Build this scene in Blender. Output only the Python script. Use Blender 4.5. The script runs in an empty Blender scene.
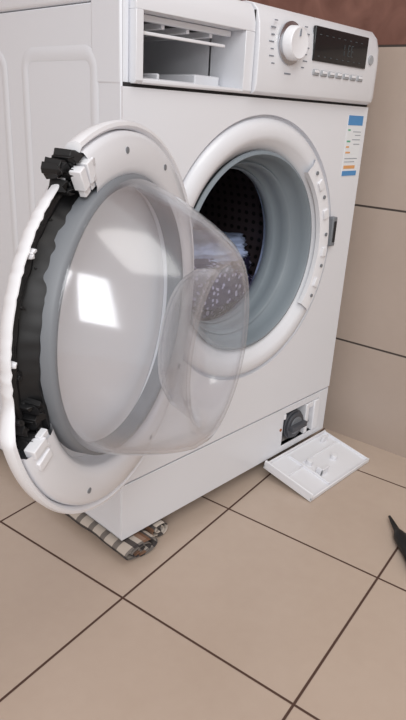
import bpy, bmesh, math, random
from mathutils import Vector, Matrix, Euler, noise
random.seed(7)
sc=bpy.context.scene
sc.view_settings.view_transform='Standard'

# ---------------------------------------------------------------- helpers
def srgb(r,g,b):
    f=lambda c:(c/255/12.92) if c/255<=.04045 else ((c/255+.055)/1.055)**2.4
    return (f(r),f(g),f(b),1)
def mat(name,col,rough=.5,metal=0,trans=0,ior=1.45,coat=0,emis=None,es=0,noise_amt=0,noise_scale=20,bump=0,bump_scale=60,alpha=1):
    m=bpy.data.materials.new(name); m.use_nodes=True
    nt=m.node_tree; b=nt.nodes['Principled BSDF']
    b.inputs['Base Color'].default_value=col; b.inputs['Roughness'].default_value=rough
    b.inputs['Metallic'].default_value=metal; b.inputs['Transmission Weight'].default_value=trans
    b.inputs['IOR'].default_value=ior; b.inputs['Coat Weight'].default_value=coat
    if emis: b.inputs['Emission Color'].default_value=emis; b.inputs['Emission Strength'].default_value=es
    tc=nt.nodes.new('ShaderNodeTexCoord')
    if noise_amt:
        n=nt.nodes.new('ShaderNodeTexNoise'); n.inputs['Scale'].default_value=noise_scale; n.inputs['Detail'].default_value=5
        nt.links.new(tc.outputs['Object'],n.inputs['Vector'])
        r=nt.nodes.new('ShaderNodeMix'); r.data_type='RGBA'
        r.inputs[6].default_value=tuple(c*(1-noise_amt) for c in col[:3])+(1,); r.inputs[7].default_value=tuple(min(1,c*(1+noise_amt)) for c in col[:3])+(1,)
        nt.links.new(n.outputs['Fac'],r.inputs[0]); nt.links.new(r.outputs[2],b.inputs['Base Color'])
    if bump:
        n=nt.nodes.new('ShaderNodeTexNoise'); n.inputs['Scale'].default_value=bump_scale
        nt.links.new(tc.outputs['Object'],n.inputs['Vector'])
        bp=nt.nodes.new('ShaderNodeBump'); bp.inputs['Strength'].default_value=bump; bp.inputs['Distance'].default_value=.002
        nt.links.new(n.outputs['Fac'],bp.inputs['Height']); nt.links.new(bp.outputs['Normal'],b.inputs['Normal'])
    return m
def finish(bm,name,m,parent=None,smooth=True,bevel=0,angle=35,recalc=True,segs=2):
    if recalc: bmesh.ops.recalc_face_normals(bm,faces=bm.faces)
    me=bpy.data.meshes.new(name); bm.to_mesh(me); bm.free()
    o=bpy.data.objects.new(name,me); bpy.context.collection.objects.link(o)
    if isinstance(m,(list,tuple)):
        for x in m: me.materials.append(x)
    else: me.materials.append(m)
    if bevel:
        bv=o.modifiers.new('bevel','BEVEL'); bv.width=bevel; bv.segments=segs; bv.limit_method='ANGLE'; bv.angle_limit=math.radians(40)
    if smooth:
        for p in me.polygons: p.use_smooth=True
        me.set_sharp_from_angle(angle=math.radians(angle))
    if parent: o.parent=parent
    return o
def empty(name):
    o=bpy.data.objects.new(name,None); bpy.context.collection.objects.link(o); o.empty_display_size=.05; return o
def add_box(bm,x0,x1,y0,y1,z0,z1,M=None,mi=0):
    vs=[bm.verts.new(Vector(p)) for p in [(x0,y0,z0),(x1,y0,z0),(x1,y1,z0),(x0,y1,z0),(x0,y0,z1),(x1,y0,z1),(x1,y1,z1),(x0,y1,z1)]]
    if M:
        for v in vs: v.co=M@v.co
    for f in [(0,3,2,1),(4,5,6,7),(0,1,5,4),(1,2,6,5),(2,3,7,6),(3,0,4,7)]:
        fc=bm.faces.new([vs[i] for i in f]); fc.material_index=mi
def boxes(name,lst,m,parent=None,bevel=.001,M=None):
    bm=bmesh.new()
    for b in lst: add_box(bm,*b,M=M)
    return finish(bm,name,m,parent,bevel=bevel)
def revolve(bm,prof,O,u,v,n,a0=0,a1=2*math.pi,seg=96,off=None,mi=0):
    """prof: list of (r,d); off(d)->(du,dv)"""
    full=abs(a1-a0-2*math.pi)<1e-6
    k=seg if full else seg+1
    rings=[]
    for (r,d) in prof:
        du,dv=off(d) if off else (0,0)
        if r<1e-6:
            rings.append([bm.verts.new(O+n*d+u*du+v*dv)]); continue
        rings.append([bm.verts.new(O+n*d+u*(du+r*math.cos(a0+(a1-a0)*i/seg))+v*(dv+r*math.sin(a0+(a1-a0)*i/seg))) for i in range(k)])
    for A,B in zip(rings,rings[1:]):
        for i in range(seg):
            j=(i+1)%k
            if len(A)==1 and len(B)==1: continue
            if len(A)==1: f=bm.faces.new([A[0],B[i],B[j]])
            elif len(B)==1: f=bm.faces.new([A[i],A[j],B[0]])
            else: f=bm.faces.new([A[i],A[j],B[j],B[i]])
            f.material_index=mi
    return rings
def add_cyl(bm,P,axis,r,h,seg=24,r2=None,mi=0):
    axis=Vector(axis).normalized(); t=Vector((0,0,1)) if abs(axis.z)<.9 else Vector((1,0,0))
    u=axis.cross(t).normalized(); v=axis.cross(u)
    r2=r if r2 is None else r2
    revolve(bm,[(0,0),(r,0),(r2,h),(0,h)],Vector(P),u,v,axis,seg=seg,mi=mi)
X=Vector((1,0,0)); Y=Vector((0,1,0)); Z=Vector((0,0,1))

# ---------------------------------------------------------------- materials
white=mat('white_enamel',srgb(224,226,232),.28,coat=.3)
white_side=mat('white_enamel_side',srgb(224,227,234),.4)
plastic=mat('white_plastic',srgb(230,231,236),.4)
plastic_in=mat('white_plastic_inner',srgb(222,223,228),.5,noise_amt=.04,noise_scale=30)
grey_pl=mat('grey_plastic',srgb(120,124,130),.45)
ltgrey=mat('light_grey_plastic',srgb(160,163,168),.45)
rubber=mat('grey_rubber_gasket',srgb(130,140,148),.42,noise_amt=.05,noise_scale=15)
black=mat('black_plastic',srgb(20,20,22),.5,noise_amt=.3,noise_scale=60)
blackgloss=mat('black_glass_display',srgb(18,19,22),.2,coat=.2)
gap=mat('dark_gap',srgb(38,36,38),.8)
steel=mat('chrome',srgb(190,192,198),.22,metal=1)
led=mat('display_segment',srgb(70,80,84),.4)
printgrey=mat('grey_print',srgb(130,135,145),.6)
# thin clear / slightly milky door glass : schlick mirror over transparent film + a little scattering
glass=bpy.data.materials.new('milky_clear_bowl'); glass.use_nodes=True; nt=glass.node_tree
for nd in list(nt.nodes):
    if nd.type!='OUTPUT_MATERIAL': nt.nodes.remove(nd)
out=[nd for nd in nt.nodes][0]
tr=nt.nodes.new('ShaderNodeBsdfTransparent'); tr.inputs[0].default_value=(.97,.975,.985,1)
gs=nt.nodes.new('ShaderNodeBsdfGlossy'); gs.inputs['Roughness'].default_value=.12; gs.inputs[0].default_value=(.97,.98,1,1)
df=nt.nodes.new('ShaderNodeBsdfDiffuse'); df.inputs[0].default_value=(.90,.92,.97,1)
tl=nt.nodes.new('ShaderNodeBsdfTranslucent'); tl.inputs[0].default_value=(.90,.92,.97,1)
lw=nt.nodes.new('ShaderNodeLayerWeight'); lw.inputs[0].default_value=.5
tcn=nt.nodes.new('ShaderNodeTexCoord'); nz=nt.nodes.new('ShaderNodeTexNoise'); nz.inputs['Scale'].default_value=9; nt.links.new(tcn.outputs['Object'],nz.inputs['Vector'])
def mixs(fac,a,b):
    m=nt.nodes.new('ShaderNodeMixShader')
    if isinstance(fac,(int,float)): m.inputs[0].default_value=fac
    else: nt.links.new(fac,m.inputs[0])
    nt.links.new(a.outputs[0],m.inputs[1]); nt.links.new(b.outputs[0],m.inputs[2]); return m
def mth(op,a,b):
    m=nt.nodes.new('ShaderNodeMath'); m.operation=op
    for i,x in enumerate((a,b)):
        if isinstance(x,(int,float)): m.inputs[i].default_value=x
        else: nt.links.new(x,m.inputs[i])
    return m.outputs[0]
milk=mixs(.5,df,tl)
fm=mth('ADD',mth('MULTIPLY',nz.outputs['Fac'],.06),mth('MULTIPLY',mth('POWER',lw.outputs['Facing'],3.0),.22))
s1=mixs(fm,tr,milk)
s2=mixs(mth('ADD',mth('MULTIPLY',mth('POWER',lw.outputs['Facing'],4.0),.80),.045),s1,gs)
nt.links.new(s2.outputs[0],out.inputs['Surface'])

def mnode(nt,op,a,b=None,c=None):
    n=nt.nodes.new('ShaderNodeMath'); n.operation=op
    for i,x in enumerate((a,b,c)):
        if x is None: continue
        if isinstance(x,(int,float)): n.inputs[i].default_value=x
        else: nt.links.new(x,n.inputs[i])
    return n.outputs[0]
def mix(nt,f,a,b):
    r=nt.nodes.new('ShaderNodeMix'); r.data_type='RGBA'
    if isinstance(f,(int,float)): r.inputs[0].default_value=f
    else: nt.links.new(f,r.inputs[0])
    for s,x in ((6,a),(7,b)):
        if isinstance(x,tuple): r.inputs[s].default_value=x
        else: nt.links.new(x,r.inputs[s])
    return r.outputs[2]
def line_mask(nt,coord,size,off,w):
    a=mnode(nt,'DIVIDE',mnode(nt,'SUBTRACT',coord,off),size)
    fr=mnode(nt,'FRACT',mnode(nt,'ADD',a,.5))
    d=mnode(nt,'MULTIPLY',mnode(nt,'ABSOLUTE',mnode(nt,'SUBTRACT',fr,.5)),size)
    mr=nt.nodes.new('ShaderNodeMapRange'); mr.interpolation_type='SMOOTHSTEP'
    nt.links.new(d,mr.inputs[0]); mr.inputs[1].default_value=w*.5; mr.inputs[2].default_value=w*.5+.0012
    mr.inputs[3].default_value=1; mr.inputs[4].default_value=0
    return mr.outputs[0]
def tile_mat(name,cA,cB,grout,size,ori,ang,w,rough,wall=False,border=None):
    m=bpy.data.materials.new(name); m.use_nodes=True; nt=m.node_tree; b=nt.nodes['Principled BSDF']
    g=nt.nodes.new('ShaderNodeNewGeometry')
    sep=nt.nodes.new('ShaderNodeSeparateXYZ')
    if not wall:
        sub=nt.nodes.new('ShaderNodeVectorMath'); sub.operation='SUBTRACT'; nt.links.new(g.outputs['Position'],sub.inputs[0]); sub.inputs[1].default_value=(ori[0],ori[1],0)
        rot=nt.nodes.new('ShaderNodeVectorRotate'); rot.rotation_type='Z_AXIS'; nt.links.new(sub.outputs[0],rot.inputs['Vector']); rot.inputs['Angle'].default_value=-ang
        nt.links.new(rot.outputs[0],sep.inputs[0])
        l1=line_mask(nt,sep.outputs[0],size,0,w); l2=line_mask(nt,sep.outputs[1],size,0,w)
    else:
        nt.links.new(g.outputs['Position'],sep.inputs[0])
        l1=line_mask(nt,sep.outputs[wall-1],.60,ori[0],w); l2=line_mask(nt,sep.outputs[2],size,ori[1],w)
    mask=mnode(nt,'MAXIMUM',l1,l2)
    n=nt.nodes.new('ShaderNodeTexNoise'); n.inputs['Scale'].default_value=5; n.inputs['Detail'].default_value=6; n.inputs['Roughness'].default_value=.6
    nt.links.new(g.outputs['Position'],n.inputs['Vector'])
    n2=nt.nodes.new('ShaderNodeTexNoise'); n2.inputs['Scale'].default_value=45; n2.inputs['Detail'].default_value=4
    nt.links.new(g.outputs['Position'],n2.inputs['Vector'])
    f=mnode(nt,'ADD',mnode(nt,'MULTIPLY',n.outputs['Fac'],.7),mnode(nt,'MULTIPLY',n2.outputs['Fac'],.3))
    col=mix(nt,f,cA,cB)
    if border:
        w1=nt.nodes.new('ShaderNodeTexNoise'); w1.inputs['Scale'].default_value=14; w1.inputs['Detail'].default_value=6; w1.inputs['Distortion'].default_value=1.5
        nt.links.new(g.outputs['Position'],w1.inputs['Vector'])
        bc=mix(nt,w1.outputs['Fac'],border[0],border[1])
        col=mix(nt,mnode(nt,'GREATER_THAN',sep.outputs[2],.838),col,bc)
    col=mix(nt,mask,col,grout)
    nt.links.new(col,b.inputs['Base Color'])
    nt.links.new(mnode(nt,'ADD',mnode(nt,'MULTIPLY',mask,.5),rough),b.inputs['Roughness'])
    bp=nt.nodes.new('ShaderNodeBump'); bp.inputs['Strength'].default_value=.4; bp.inputs['Distance'].default_value=.002
    nt.links.new(mnode(nt,'SUBTRACT',mnode(nt,'MULTIPLY',n2.outputs['Fac'],.05),mask),bp.inputs['Height']); nt.links.new(bp.outputs[0],b.inputs['Normal'])
    return m
floor_m=tile_mat('floor_tiles',srgb(181,162,147),srgb(197,180,166),srgb(78,54,44),.2977,(-.0571,-.0759),.1435,.0026,.24)
wall_m=tile_mat('wall_tiles',srgb(170,154,143),srgb(184,169,158),srgb(66,58,54),.302,(.36,.2345),0,.003,.35,wall=2,border=(srgb(84,52,44),srgb(146,106,94)))
wallb_m=tile_mat('wall_tiles_back',srgb(170,154,143),srgb(184,169,158),srgb(66,58,54),.302,(.2,.2345),0,.003,.35,wall=1,border=(srgb(84,52,44),srgb(146,106,94)))

# ---------------------------------------------------------------- room
wa=math.radians(6)
wp=Vector((.666,-.03,0)); wd=Vector((math.sin(wa),-math.cos(wa),0)); wn=Vector((math.cos(wa),math.sin(wa),0))
bm=bmesh.new()
add_box(bm,-2.4,2.0,-2.4,.75,-.05,0)
finish(bm,'floor',floor_m,smooth=False)
bm=bmesh.new()
a=wp+wd*2.4; b_=wp-wd*.70
for s in (0,):
    vs=[]
    for z in (0,2.5):
        for q in (a,b_,b_+wn*.1,a+wn*.1): vs.append(bm.verts.new(q+Z*z))
    for f in [(0,1,2,3),(4,5,6,7),(0,1,5,4),(1,2,6,5),(2,3,7,6),(3,0,4,7)]: bm.faces.new([vs[i] for i in f])
finish(bm,'wall_right',wall_m,smooth=False)
bm=bmesh.new(); add_box(bm,-2.4,.60,.64,.74,0,2.5); finish(bm,'wall_back',wallb_m,smooth=False)

# ---------------------------------------------------------------- washing machine
wm=empty('washing_machine')
B0=.033; D=.52
CX,CZ=.295,.478
# cabinet shell: sides, top, back, bottom
bm=bmesh.new()
add_box(bm,0,.004,.0,D,B0,.822)
add_box(bm,.596,.6,.0,D,B0,.822)
add_box(bm,0,.6,D-.004,D,B0,.822)
add_box(bm,0,.6,.0,D,B0,B0+.004)
finish(bm,'cabinet_shell',white_side,wm,bevel=.0015)
bm=bmesh.new(); add_box(bm,-.001,.601,.062,D+.005,.823,.852)
finish(bm,'top_lid',white,wm,bevel=.006,segs=3)
# pressed panels on the sides
def pressed(name,xo,xs,y0,y1,z0,z1):
    bm=bmesh.new(); r=.03; pts=[]
    for cx,cz,a0 in ((y1-r,z1-r,0),(y0+r,z1-r,90),(y0+r,z0+r,180),(y1-r,z0+r,270)):
        for i in range(9):
            t=math.radians(a0+90*i/8); pts.append((cx,cz,math.cos(t),math.sin(t)))
    loops=[]
    for rr,dx in ((r,0),(r-.005,.0013),(r-.012,.0013),(r-.018,.0)):
        loops.append([bm.verts.new((xo+xs*dx,c+rr*co,z+rr*si)) for c,z,co,si in pts])
    for A,Bq in zip(loops,loops[1:]):
        for i in range(len(A)):
            j=(i+1)%len(A); bm.faces.new([A[i],A[j],Bq[j],Bq[i]])
    return finish(bm,name,white_side,wm,angle=60)
pressed('side_pressing_1',-.0002,-1,.045,.23,.12,.775)
pressed('side_pressing_2',-.0002,-1,.27,.48,.12,.775)
pressed('side_pressing_3',.6002,1,.045,.23,.12,.775)

# front panel with round hole
def rect_ring(bm,x0,x1,z0,z1,cx,cz,r,y,seg=120):
    angs=[2*math.pi*i/seg for i in range(seg)]
    for X_,Z_ in ((x0,z0),(x1,z0),(x1,z1),(x0,z1)): angs.append(math.atan2(Z_-cz,X_-cx)%(2*math.pi))
    angs=sorted(set(round(a,6) for a in angs)); I=[];O_=[]
    for a in angs:
        c,s=math.cos(a),math.sin(a); t=1e9
        if c>1e-9:t=min(t,(x1-cx)/c)
        if c<-1e-9:t=min(t,(x0-cx)/c)
        if s>1e-9:t=min(t,(z1-cz)/s)
        if s<-1e-9:t=min(t,(z0-cz)/s)
        I.append(bm.verts.new((cx+r*c,y,cz+r*s))); O_.append(bm.verts.new((cx+t*c,y,cz+t*s)))
    n=len(angs)
    Bk=[bm.verts.new(v.co+Vector((0,.012,0))) for v in O_]
    for i in range(n):
        j=(i+1)%n
        bm.faces.new([I[i],I[j],O_[j],O_[i]]); bm.faces.new([O_[i],O_[j],Bk[j],Bk[i]])
bm=bmesh.new(); rect_ring(bm,.0005,.5995,.143,.727,CX,CZ,.226,-.003)
finish(bm,'front_panel',white,wm,angle=30)
# moulded ring around the loading port
bm=bmesh.new()
revolve(bm,[(.227,-.002),(.2255,.006),(.222,.006),(.2195,-.002),(.214,-.007),(.206,-.0095),(.196,-.0095),(.188,-.007),(.180,.004),(.172,.010),(.168,.016),(.166,.024)],Vector((CX,0,CZ)),X,Z,Y,seg=128)
finish(bm,'port_ring',white,wm,angle=50)
bm=bmesh.new()
revolve(bm,[(.172,.006),(.170,.002),(.166,.001),(.163,.006),(.161,.018),(.158,.032),(.153,.040),(.150,.036),(.147,.040),(.146,.055),(.147,.066),(.142,.074),(.139,.070),(.137,.076),(.140,.09),(.152,.096)],Vector((CX,0,CZ)),X,Z,Y,seg=128)
finish(bm,'door_gasket',rubber,wm,angle=60)
# steel drum (perforated)
dm=bpy.data.materials.new('perforated_steel'); dm.use_nodes=True; nt=dm.node_tree; b=nt.nodes['Principled BSDF']
b.inputs['Roughness'].default_value=.4
uvn=nt.nodes.new('ShaderNodeUVMap'); sp=nt.nodes.new('ShaderNodeSeparateXYZ'); nt.links.new(uvn.outputs[0],sp.inputs[0])
fx=mnode(nt,'SUBTRACT',mnode(nt,'FRACT',mnode(nt,'MULTIPLY',sp.outputs[0],80)),.5); fy=mnode(nt,'SUBTRACT',mnode(nt,'FRACT',mnode(nt,'MULTIPLY',sp.outputs[1],22)),.5)
dd=mnode(nt,'SQRT',mnode(nt,'ADD',mnode(nt,'MULTIPLY',fx,fx),mnode(nt,'MULTIPLY',fy,fy)))
hole=mnode(nt,'LESS_THAN',dd,.24)
nt.links.new(mix(nt,hole,srgb(84,74,78),srgb(6,6,8)),b.inputs['Base Color'])
nt.links.new(mnode(nt,'MULTIPLY',mnode(nt,'SUBTRACT',1,hole),.5),b.inputs['Metallic'])
bm=bmesh.new()
prof=[(.150,.098),(.153,.094),(.160,.096),(.22,.115),(.23,.13),(.23,.2),(.23,.3),(.23,.4),(.23,.46),(.2,.475),(.1,.465),(0,.46)]
O=Vector((CX,0,CZ)); uvl=bm.loops.layers.uv.new('UVMap')
rings=revolve(bm,prof,O,X,Z,Y,seg=96)
for f in bm.faces:
    for l in f.loops:
        p=l.vert.co-O; aa=(math.atan2(p.z,p.x)/(2*math.pi))%1
        fa=(math.atan2(f.calc_center_median().z-O.z,f.calc_center_median().x-O.x)/(2*math.pi))%1
        if aa-fa>.5: aa-=1
        if fa-aa>.5: aa+=1
        rr=math.hypot(p.x,p.z); l[uvl].uv=(aa,p.y/.45+(0.23-rr)*2)
finish(bm,'drum',dm,wm,angle=40)
bm=bmesh.new()
revolve(bm,[(.146,.094),(.149,.090),(.153,.092),(.153,.100),(.147,.1),(.146,.094)],O,X,Z,Y,seg=96)
finish(bm,'drum_lip',steel,wm)
for k,aa in enumerate((200,320,80)):
    t=math.radians(aa); bm=bmesh.new()
    rad=Vector((math.cos(t),0,math.sin(t))); tan=Vector((-math.sin(t),0,math.cos(t)))
    vs=[]
    for yy,hh,ww in ((.135,.02,.02),(.17,.05,.03),(.38,.05,.03),(.43,.02,.02)):
        row=[bm.verts.new(O+Y*yy+rad*(.229-h_)+tan*w_) for h_,w_ in ((0,-ww),(hh*.8,-ww*.5),(hh,0),(hh*.8,ww*.5),(0,ww))]
        vs.append(row)
    for A,Bq in zip(vs,vs[1:]):
        for i in range(4): bm.faces.new([A[i],A[i+1],Bq[i+1],Bq[i]])
    bm.faces.new(vs[0]); bm.faces.new(vs[-1][::-1])
    finish(bm,'drum_paddle_%d'%(k+1),grey_pl,wm,angle=60)
# laundry inside the drum
la=mat('blue_laundry',srgb(186,202,238),.9,noise_amt=.12,noise_scale=25)
lb=bpy.data.materials.new('dotted_laundry'); lb.use_nodes=True; nt=lb.node_tree; b=nt.nodes['Principled BSDF']; b.inputs['Roughness'].default_value=.9
tcn=nt.nodes.new('ShaderNodeTexCoord'); vo=nt.nodes.new('ShaderNodeTexVoronoi'); vo.inputs['Scale'].default_value=85; nt.links.new(tcn.outputs['Object'],vo.inputs['Vector'])
nt.links.new(mix(nt,mnode(nt,'LESS_THAN',vo.outputs['Distance'],.33),srgb(48,42,78),srgb(180,176,206)),b.inputs['Base Color'])
def blob(name,c,s,m,parent,seed=0):
    bm=bmesh.new(); bmesh.ops.create_icosphere(bm,subdivisions=5,radius=1)
    for v in bm.verts:
        d=v.co.copy(); q=d*1.6+Vector((seed,seed*2,0))
        k=1+.28*noise.noise(q*1.3)+.16*abs(noise.noise(q*3.2))+.08*noise.noise(q*7)
        v.co=Vector((c[0]+d.x*s[0]*k,c[1]+d.y*s[1]*k,c[2]+d.z*s[2]*k))
        p=v.co-O; rr=math.hypot(p.x,p.z)
        if rr>.222: p.x*=.222/rr; p.z*=.222/rr; v.co=O+p
        v.co.y=min(max(v.co.y,.122),.44)
    return finish(bm,name,m,parent,angle=180)
lp=empty('laundry')
lp.parent=wm
blob('laundry_blue',(.385,.225,.440),(.115,.085,.030),la,lp,seed=2)
blob('laundry_dotted',(.365,.205,.378),(.150,.092,.062),lb,lp,seed=5)
# tub backing (dark)
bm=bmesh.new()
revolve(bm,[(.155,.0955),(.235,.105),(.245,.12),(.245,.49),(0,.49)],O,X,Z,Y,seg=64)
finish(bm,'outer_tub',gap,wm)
# latch strip and screws on ring, lock slot
bm=bmesh.new()
revolve(bm,[(.176,-.004),(.177,-.012),(.192,-.0150),(.205,-.0135),(.206,-.006)],O,X,Z,Y,a0=math.radians(-38),a1=math.radians(50),seg=40)
finish(bm,'latch_strip',plastic,wm,angle=60)
bm=bmesh.new()
for aa in (44,28,6,-12,-30):
    t=math.radians(aa); add_cyl(bm,O+X*.193*math.cos(t)+Z*.193*math.sin(t)+Y*-.0150,(0,-1,0),.0035,.0018,12)
finish(bm,'latch_screws',grey_pl,wm)
bm=bmesh.new()
for aa in (36,18,-4,-22):
    t=math.radians(aa); c_=O+X*.192*math.cos(t)+Z*.192*math.sin(t)
    M=Matrix.Translation(c_)@Matrix.Rotation(-t,4,'Y')
    add_box(bm,-.007,.007,-.0180,-.013,-.009,.009,M=M)
finish(bm,'latch_clips',plastic,wm,bevel=.0015)
boxes('door_lock_slot',[(.510,.525,-.014,.0,.472,.528)],grey_pl,wm,bevel=.002)
boxes('door_lock_hole',[(.514,.521,-.0155,-.012,.480,.520)],gap,wm,bevel=.0005)

# plinth with filter opening
fx0,fx1,fz0,fz1=.436,.566,.048,.124
boxes('plinth',[(.0005,fx0,-.002,.010,B0,.139),(fx1,.5995,-.002,.010,B0,.139),(fx0,fx1,-.002,.010,B0,fz0),(fx0,fx1,-.002,.010,fz1,.139)],white,wm,bevel=.0008)
boxes('seam_gap',[(.002,.598,.004,.010,.137,.145)],gap,wm,bevel=0)
bm=bmesh.new()
for q in [(fx0-.002,fx1+.002,.035,.04,fz0-.002,fz1+.002),(fx0-.003,fx0,.0,.04,fz0,fz1),(fx1,fx1+.003,.0,.04,fz0,fz1),(fx0,fx1,.0,.04,fz1,fz1+.003),(fx0,fx1,0,.04,fz0-.003,fz0)]: add_box(bm,*q)
finish(bm,'filter_recess',mat('recess_grey',srgb(190,184,182),.7),wm)
bm=bmesh.new(); add_cyl(bm,(.478,.034,.086),(0,-1,0),.033,.034,40); add_cyl(bm,(.478,.0,.086),(0,-1,0),.029,.006,40)
add_box(bm,.452,.504,-.018,.0,.080,.092)
finish(bm,'drain_filter_cap',mat('cap_grey',srgb(74,76,82),.45),wm,bevel=.0015)
bm=bmesh.new(); add_cyl(bm,(.478,-.006,.086),(0,-1,0),.020,.002,32); finish(bm,'filter_cap_face',grey_pl,wm,bevel=.001)
boxes('filter_housing_tabs',[(.522,.565,.02,.034,.050,.122),(.546,.566,-.005,.03,.049,.123),(.516,.528,-.004,.03,.050,.122),(.528,.546,-.002,.03,.108,.122),(.437,.444,-.003,.01,.110,.123)],plastic,wm,bevel=.002)
bm=bmesh.new(); add_cyl(bm,(.537,.022,.070),(0,-1,0),.006,.018,16)
finish(bm,'drain_hose_plug',black,wm,bevel=.001)
bm=bmesh.new(); add_cyl(bm,(.428,-.002,.090),(0,-1,0),.0035,.001,14); finish(bm,'rust_spot',mat('rust',srgb(160,100,60),.8),wm)

# control fascia
def extrude_x(bm,prof,x0,x1,end=None):
    A=[bm.verts.new((x0,y,z)) for y,z in prof]
    cols=[A]
    if end:
        for xx,s in end:
            cols.append([bm.verts.new((xx,y if y>.03 else y+s,z-(s*.6 if z>.8 else 0))) for y,z in prof])
    else: cols.append([bm.verts.new((x1,y,z)) for y,z in prof])
    for P,Q in zip(cols,cols[1:]):
        n=len(prof)
        for i in range(n):
            j=(i+1)%n; bm.faces.new([P[i],P[j],Q[j],Q[i]])
    bm.faces.new(cols[0]); bm.faces.new(cols[-1][::-1])
full=[(-.010,.731),(-.017,.735),(-.019,.745),(-.019,.80),(-.017,.825),(-.011,.843),(-.002,.852),(.012,.855),(.06,.855),(.06,.731)]
bm=bmesh.new(); extrude_x(bm,full,.240,.59,end=[(.577,0),(.588,.003),(.595,.008),(.598,.015)])
finish(bm,'control_panel',white,wm,angle=30,bevel=.0012)
bm=bmesh.new()
top=[(-.012,.813),(-.0115,.825),(-.007,.842),(0,.850),(.012,.853),(.06,.853),(.06,.813)]
extrude_x(bm,top,.014,.238)
post=[(-.009,.731),(-.012,.735),(-.012,.813),(.06,.813),(.06,.731)]
extrude_x(bm,post,.014,.026); extrude_x(bm,post,.218,.238)
lip=[(-.009,.731),(-.011,.733),(-.011,.737),(.06,.737),(.06,.731)]
extrude_x(bm,lip,.026,.218)
finish(bm,'drawer_fascia_frame',white,wm,angle=30,bevel=.0008)
boxes('fascia_corner',[(-.0008,.014,.0,.06,.729,.850)],white_side,wm,bevel=.003)
boxes('fascia_gap',[(.238,.240,-.009,.05,.733,.842),(.003,.597,-.001,.01,.726,.732)],gap,wm,bevel=0)
# drawer cavity
bm=bmesh.new()
cx0,cx1,cz0,cz1=.026,.218,.737,.813
for q in [(cx0-.003,cx0,.055,.26,cz0,cz1),(cx1,cx1+.003,.055,.26,cz0,cz1),(cx0,cx1,.055,.26,cz0-.003,cz0),(cx0,cx1,.055,.26,cz1,cz1+.003),(cx0,cx1,.26,.263,cz0,cz1)]: add_box(bm,*q)
finish(bm,'drawer_cavity',plastic_in,wm,bevel=.001)
ribs=[]
for i in range(4): ribs.append((cx0+.012+i*.046,cx0+.018+i*.046,.02,.25,.800,.812))
boxes('drawer_water_ducts',ribs+[(cx0+.006,cx1-.006,.012,.02,.805,.8125),(cx0+.002,cx1-.03,.0,.004,.788,.792)],plastic,wm,bevel=.001)
boxes('drawer_duct_slots',[(cx0+.006,cx1-.02,.03,.24,.808,.8125)],gap,wm,bevel=0)
bm=bmesh.new()
for x in (.118,.178):
    add_cyl(bm,(x,.12,.737),(0,0,1),.020,.010,24,r2=.014)
add_box(bm,.03,.215,.03,.034,.737,.741); add_box(bm,.088,.092,.03,.25,.737,.748)
add_box(bm,.16,.212,.03,.18,.737,.752)
finish(bm,'drawer_siphon_fittings',plastic_in,wm,bevel=.002)
# knob
KX=.313
bm=bmesh.new(); P=Vector((KX,-.019,.806))
revolve(bm,[(.030,.0),(.030,.0025),(.026,.0035),(.0245,.004)],P,X,Z,-Y,seg=64)
finish(bm,'knob_collar',steel,wm)
bm=bmesh.new(); revolve(bm,[(.0245,.002),(.0235,.016),(.021,.019),(.016,.018),(0,.0165)],P,X,Z,-Y,seg=64)
finish(bm,'program_knob',plastic,wm,angle=60)
boxes('knob_marker',[(KX-.001,KX+.001,-.0385,-.036,.815,.825)],printgrey,wm,bevel=0)
bm=bmesh.new()
for i in range(7):
    for s in (-1,1):
        z=.775+i*.0095; 
        x=KX+s*(.040-.0006*(i-3)**2); L=.007 if (i+s)%2 else .011
        x0,x1=(x,x+L) if s>0 else (x-L,x)
        x1=min(x1,.369)
        add_box(bm,x0,x1,-.0197,-.0185,z,z+.0016)
add_box(bm,KX-.008,KX+.008,-.0197,-.0185,.763,.765)
finish(bm,'panel_print',printgrey,wm,smooth=False)
boxes('display_window',[(.375,.538,-.0215,-.015,.788,.838)],blackgloss,wm,bevel=.0015)
segs=[]
for k,x in enumerate((.462,.474,.484)):
    segs+= [(x,x+.0012,-.0219,-.0214,.803,.810),(x,x+.0012,-.0219,-.0214,.812,.819)]
    if k: segs+=[(x+.001,x+.006,-.0219,-.0214,.8185,.8197),(x+.001,x+.006,-.0219,-.0214,.8025,.8035),(x+.001,x+.006,-.0219,-.0214,.8104,.8115)]
boxes('display_digits',segs,led,wm,bevel=0)
boxes('display_icons',[(.386+i*.018,.392+i*.018,-.0219,-.0214,.826,.8270) for i in range(8)]+[(.386+i*.018,.391+i*.018,-.0219,-.0214,.795,.796) for i in range(8)],led,wm,bevel=0)
boxes('panel_buttons',[(.380+i*.0228,.398+i*.0228,-.0215,-.018,.767,.776) for i in range(7)],ltgrey,wm,bevel=.002)
boxes('button_caps',[(.383+i*.0228,.395+i*.0228,-.0225,-.0212,.771,.775) for i in range(7)],plastic,wm,bevel=.0005)
bm=bmesh.new(); add_cyl(bm,(.556,-.017,.804),(0,-1,0),.008,.004,24); finish(bm,'start_button',ltgrey,wm,bevel=.001)
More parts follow.
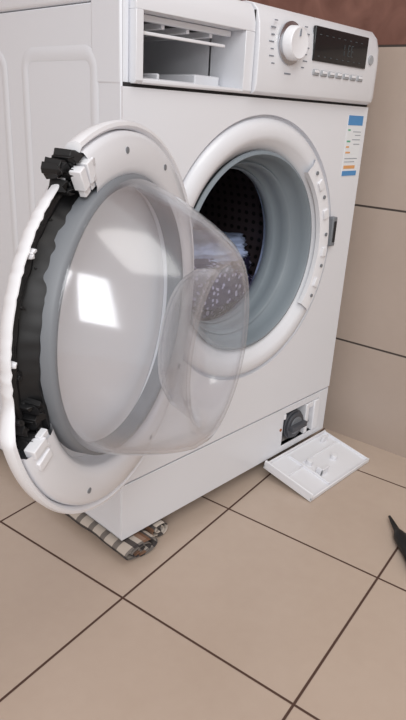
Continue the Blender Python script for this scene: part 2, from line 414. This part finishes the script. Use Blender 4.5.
# energy label
lx0,lx1,lz0,lz1=.533,.586,.602,.712
boxes('energy_label',[(lx0,lx1,-.0036,-.003,lz0,lz1)],mat('label_white',srgb(225,228,232),.5),wm,bevel=0)
def lab(n,rects,c): 
    boxes(n,[(lx0+a,lx0+b,-.0040,-.0035,lz0+c_,lz0+d) for a,b,c_,d in rects],mat(n,c,.5),wm,bevel=0)
lab('label_blue',[(.001,.052,.092,.109),(.001,.052,.001,.010)],srgb(80,140,195))
lab('label_orange',[(.004,.014,.052,.055),(.004,.044,.014,.020),(.004,.020,.042,.045)],srgb(218,160,105))
lab('label_green',[(.004,.012,.082,.085),(.004,.016,.062,.065)],srgb(100,170,140))
lab('label_print',[(.022,.050,.080,.0812),(.030,.050,.074,.0752),(.022,.050,.066,.0672),(.028,.050,.058,.0592),(.004,.048,.032,.0332),(.004,.040,.026,.0272)],srgb(140,146,156))
# feet
bm=bmesh.new()
for x,y in ((.545,.05),(.05,.46),(.545,.46)):
    add_cyl(bm,(x,y,.0),(0,0,1),.022,.010,24); add_cyl(bm,(x,y,.009),(0,0,1),.008,.026,16)
finish(bm,'feet',black,wm,bevel=.001)

# ---------------------------------------------------------------- door (open)
rad=math.radians
ph=3.5497
u=Vector((math.cos(ph),math.sin(ph),0)); n=Vector((-math.sin(ph),math.cos(ph),0)); DC=Vector((-.1109,-.1332,.4747))
a_lo,a_hi=rad(-20),rad(66)
def RV(name,prof,m,a0=0,a1=2*math.pi,seg=128,ang=50,off=None,solid=0,bevel=0,post=None):
    bm=bmesh.new(); revolve(bm,prof,DC,u,Z,n,a0,a1,seg,off)
    if post:
        for v in bm.verts: post(v)
    o=finish(bm,name,m,wm,angle=ang,bevel=bevel)
    if solid:
        s=o.modifiers.new('solid','SOLIDIFY'); s.thickness=solid; s.offset=0
    return o
# outer cover dish: rim broken off in the damaged sector
def broken(v):
    p=v.co-DC; a=p.dot(u); c=p.z; d=p.dot(n); r=math.hypot(a,c); t=math.atan2(c,a)
    w=min(1,max(0,(t-rad(-13))/rad(6)))*min(1,max(0,(rad(66)-t)/rad(2.5)))
    if r>.182 and w>0:
        jag=.0020*noise.noise(Vector((t*30,0,0)))+.0008*noise.noise(Vector((t*110,3,0)))
        rr=r-w*((r-.182)*.66-jag); d=d-w*(max(0,d+.014)*.45)
        v.co=DC+u*(rr*math.cos(t))+Z*(rr*math.sin(t))+n*d
RV('door_outer_cover',[(0,-.024),(.08,-.024),(.14,-.024),(.18,-.0225),(.203,-.016),(.214,-.005),(.216,.004),(.2145,.008),(.211,.009),(.208,.006),(.206,-.002),(.200,-.010),(.17,-.0145),(.12,-.015),(0,-.015)],plastic,post=broken,seg=256)
RV('door_inner_frame',[(.2065,.002),(.2055,.009),(.200,.0125),(.185,.014),(.172,.015),(.165,.013),(.160,.008),(.158,-.002),(.157,-.014)],white,a0=a_hi,a1=a_lo+2*math.pi,seg=110)
# black exposed structure
bm=bmesh.new(); revolve(bm,[(.157,-.012),(.159,.006),(.164,.007),(.168,-.002),(.174,-.008),(.180,-.005),(.184,-.006),(.187,-.009),(.189,-.012)],DC,u,Z,n,a_lo-.02,a_hi+.03,140)
for v in bm.verts:
    p=v.co-DC; r=math.hypot(p.dot(u),p.z); t=math.atan2(p.z,p.dot(u))
    v.co+=n*(.002*noise.noise(Vector((t*10,r*90,0))))+(u*math.cos(t)+Z*math.sin(t))*(.0020*noise.noise(Vector((t*12,9,r*60))))
finish(bm,'door_black_carrier',black,wm,angle=30)
def fr(t,tw=0,tilt=0):
    e=Vector(u*math.cos(t)+Z*math.sin(t)); tt=-u*math.sin(t)+Z*math.cos(t)
    return Matrix.Translation(DC)@Matrix((( e.x,tt.x,n.x,0),(e.y,tt.y,n.y,0),(e.z,tt.z,n.z,0),(0,0,0,1)))
def shard(bm,t,r0,size,d0,d1,k=6):
    """irregular broken splinter"""
    M=fr(t)@Matrix.Translation((r0,0,d0)); A=[];B_=[]; ph0=random.random()*6
    for i in range(k):
        a=ph0+2*math.pi*i/k; q=size*random.uniform(.35,1.15)
        A.append(bm.verts.new(M@Vector((q*math.cos(a),q*math.sin(a),0))))
        B_.append(bm.verts.new(M@Vector((q*.8*math.cos(a),q*.8*math.sin(a),(d1-d0)*random.uniform(.6,1)))))
    for i in range(k):
        j=(i+1)%k; bm.faces.new([A[i],A[j],B_[j],B_[i]])
    bm.faces.new(A); bm.faces.new(B_[::-1])
bm=bmesh.new()
for k in range(10):
    t=a_lo+(a_hi-a_lo)*random.random(); shard(bm,t,random.uniform(.168,.184),random.uniform(.003,.006),-.010,random.uniform(-.005,.001))
for k in range(18):
    shard(bm,rad(61)+random.uniform(-.08,.08),random.uniform(.180,.209),random.uniform(.004,.010),-.012,random.uniform(.004,.013),7)
for k in range(18):
    shard(bm,rad(-15)+random.uniform(-.14,.10),random.uniform(.166,.194),random.uniform(.004,.011),-.008,random.uniform(.006,.015),7)
finish(bm,'door_black_shards',black,wm,bevel=.0006)
bm=bmesh.new(); bs=bmesh.new()
for t in (rad(65),rad(61),rad(-20),rad(-25)):
    add_box(bm,.180,.200,-.005,.005,.004,.016,M=fr(t)); add_box(bm,.172,.184,-.003,.007,.006,.013,M=fr(t))
for k in range(6): shard(bm,rad(random.choice((63,67,-19,-23)))+random.uniform(-.03,.03),random.uniform(.176,.200),.007,.004,.016,7)
for k in range(4): shard(bm,rad(random.uniform(5,50)),.187,.004,-.006,.002,6)
for t in (88,118,215,250,300):
    M=fr(rad(t)); add_cyl(bs,M@Vector((.188,0,.0135)),n,.0034,.0010,16)
finish(bm,'door_white_hooks',plastic,wm,bevel=.0012); finish(bs,'door_screws',grey_pl,wm)
OU,OV=.006,.010
# glass retaining ring
RV('door_glass_ring',[(.143,.000),(.143,.015),(.1465,.019),(.151,.019),(.1545,.015),(.1555,.000)],grey_pl,off=lambda d:(OU,OV))
# glass bowl
def off(d):
    t=max(0,(d-.02)/.10); return (OU-.008*t,OV-.018*t)
RV('door_glass_bowl',[(.151,.014),(.149,.018),(.1475,.026),(.1455,.036),(.142,.048),(.1375,.062),(.132,.076),(.126,.090),(.1195,.103),(.113,.1135),(.104,.1215),(.096,.1240),(.089,.1215),(.083,.113),(.079,.101),(.075,.090),(.067,.082),(.055,.078),(.03,.076),(0,.075)],glass,off=off,ang=180,solid=.0035)
# hinge
bm=bmesh.new()
add_cyl(bm,(.075,-.016,.40),(0,0,1),.009,.15,20)
add_box(bm,.060,.110,-.014,-.003,.405,.545)
add_box(bm,.055,.082,-.036,-.012,.415,.440); add_box(bm,.055,.082,-.036,-.012,.510,.535)
finish(bm,'door_hinge',grey_pl,wm,bevel=.002)

# ---------------------------------------------------------------- folded cloth under the corner
cm=bpy.data.materials.new('plaid_cloth'); cm.use_nodes=True; nt=cm.node_tree; b=nt.nodes['Principled BSDF']; b.inputs['Roughness'].default_value=.95
tc=nt.nodes.new('ShaderNodeUVMap'); sp=nt.nodes.new('ShaderNodeSeparateXYZ'); nt.links.new(tc.outputs[0],sp.inputs[0])
def stripes(c,freq,w,ph_=0): return mnode(nt,'LESS_THAN',mnode(nt,'FRACT',mnode(nt,'ADD',mnode(nt,'MULTIPLY',c,freq),ph_)),w)
col=mix(nt,stripes(sp.outputs[0],34,.35),srgb(186,176,166),srgb(78,72,70))
col=mix(nt,mnode(nt,'MULTIPLY',stripes(sp.outputs[1],30,.35),.7),col,srgb(52,48,50))
col=mix(nt,mnode(nt,'MULTIPLY',stripes(sp.outputs[0],11,.16,.3),.8),col,srgb(120,84,60))
nt.links.new(col,b.inputs['Base Color'])
cloth=empty('folded_cloth')
def strip(name,path,y0,y1,th,seg=40,jit=.002):
    P=[Vector((x,0,z)) for x,z in path]
    L=[0]
    for a_,b2 in zip(P,P[1:]): L.append(L[-1]+(b2-a_).length)
    bm=bmesh.new(); uvl=bm.loops.layers.uv.new('UVMap'); rows=[]; uvd={}
    ny=18
    for j in range(ny+1):
        y=y0+(y1-y0)*j/ny; row=[]
        for k in range(seg+1):
            s=L[-1]*k/seg; i=0
            while i<len(L)-2 and L[i+1]<s: i+=1
            t=(s-L[i])/(L[i+1]-L[i]); p=P[i].lerp(P[i+1],t)
            nz=noise.noise(Vector((s*25,y*25,1.3)))
            q=Vector((p.x+.005*noise.noise(Vector((s*12,y*18,5))),y+.006*noise.noise(Vector((s*20,3,7))),max(.0015,p.z+jit*nz)))
            v=bm.verts.new(q); uvd[v]=(s,y); row.append(v)
        rows.append(row)
    for A,Bq in zip(rows,rows[1:]):
        for i in range(seg):
            f=bm.faces.new([A[i],A[i+1],Bq[i+1],Bq[i]])
            for l in f.loops: l[uvl].uv=uvd[l.vert]
    o=finish(bm,name,cm,cloth,angle=180,recalc=False)
    s=o.modifiers.new('s','SOLIDIFY'); s.thickness=th; s.offset=0
    sb=o.modifiers.new('sub','SUBSURF'); sb.levels=1; sb.render_levels=2
    return o
def spiral(cx,cz,w,h,turns,n_=60):
    pts=[]
    for i in range(n_+1):
        t=i/n_; a=2*math.pi*turns*t-math.pi/2; s=1-.75*t
        pts.append((cx+w*s*math.copysign(abs(math.cos(a))**.7,math.cos(a)),cz+h*s*math.sin(a)))
    return pts
strip('cloth_fold_1',spiral(.022,.016,.040,.0135,2.6),-.026,.19,.0024,seg=90,jit=.0012)
strip('cloth_fold_2',spiral(.080,.0165,.020,.0135,2.2),-.008,.10,.0024,seg=70,jit=.0012)

# ---------------------------------------------------------------- detached filter flap on floor (propped on the plinth edge)
fl=empty('filter_cover_flap')
w,h=.113,.062; tilt=rad(10)
M=Matrix.Translation(Vector((.486,-.067,h*math.sin(tilt))))@Matrix.Rotation(rad(0),4,'Z')@Matrix.Rotation(tilt,4,'X')
boxes('flap_plate',[(-w,w,-h,h,.001,.005)],plastic,fl,bevel=.001,M=M)
boxes('flap_rim',[(-w,-w+.006,-h,h,.003,.020),(-w,w,-h,-h+.004,.003,.011),(-w,w,h-.004,h,.003,.012),(w-.004,w,-h,h,.003,.010)],plastic,fl,bevel=.0015,M=M)
boxes('flap_ribs',[(-.040,-.036,-.055,.052,.004,.010),(-.107,-.04,.010,.013,.004,.009),(-.036,.105,.020,.023,.004,.008)],plastic,fl,bevel=.0008,M=M)
bm=bmesh.new()
for x,y in ((-.02,.010),(.045,-.01)): add_cyl(bm,M@Vector((x,y,.004)),M.to_3x3()@Z,.007,.012,20)
add_box(bm,-.03,-.006,-.030,-.026,.004,.022,M=M); add_box(bm,-.03,-.026,-.030,-.014,.004,.020,M=M); add_box(bm,.07,.09,.038,.043,.004,.020,M=M)
finish(bm,'flap_clips',plastic,fl,bevel=.001)

# ---------------------------------------------------------------- screwdriver
sd=empty('screwdriver')
p0=Vector((.440,-.262,.009)); p1=Vector((.300,-.405,.014)); ax=(p1-p0).normalized(); t=Z; uu=ax.cross(t).normalized(); vv=ax.cross(uu)
bm=bmesh.new(); revolve(bm,[(0,0),(.0025,.002),(.004,.02),(.0055,.045),(.009,.055),(.012,.065),(.0125,.085),(.011,.11),(.0125,.14),(.010,.155),(0,.158)],p0,uu,vv,ax,seg=24)
finish(bm,'handle',black,sd,angle=60)

# ---------------------------------------------------------------- light
wld=bpy.data.worlds.new('room_ambient'); sc.world=wld; wld.use_nodes=True
bg=wld.node_tree.nodes['Background']; bg.inputs[0].default_value=(1.0,.965,.93,1); bg.inputs[1].default_value=.76
def area(name,loc,tgt,size,e,col):
    l=bpy.data.lights.new(name,'AREA'); l.shape='RECTANGLE'; l.size=size[0]; l.size_y=size[1]; l.energy=e; l.color=col
    o=bpy.data.objects.new(name,l); bpy.context.collection.objects.link(o); o.location=loc
    o.rotation_euler=(Vector(tgt)-Vector(loc)).to_track_quat('-Z','Y').to_euler(); return o
area('window_light',(-1.8,-1.8,1.9),(.1,0,.4),(.8,1.6),38,(.98,.985,1))
area('overhead_area',(.1,-1.0,2.4),(.2,-.2,0),(1.0,1.0),10,(1,.97,.92))  # unseen warm area lamp overhead, aimed down at the floor; no fixture modelled

cam=bpy.data.objects.new('camera',bpy.data.cameras.new('camera')); bpy.context.collection.objects.link(cam)
cam.location=(-.5264,-.6518,.7012); cam.rotation_euler=(1.1861,-.0511,-.8033)
cam.data.sensor_fit='VERTICAL'; cam.data.sensor_height=36; cam.data.lens=610.35*36/720; cam.data.clip_start=.01
sc.camera=cam
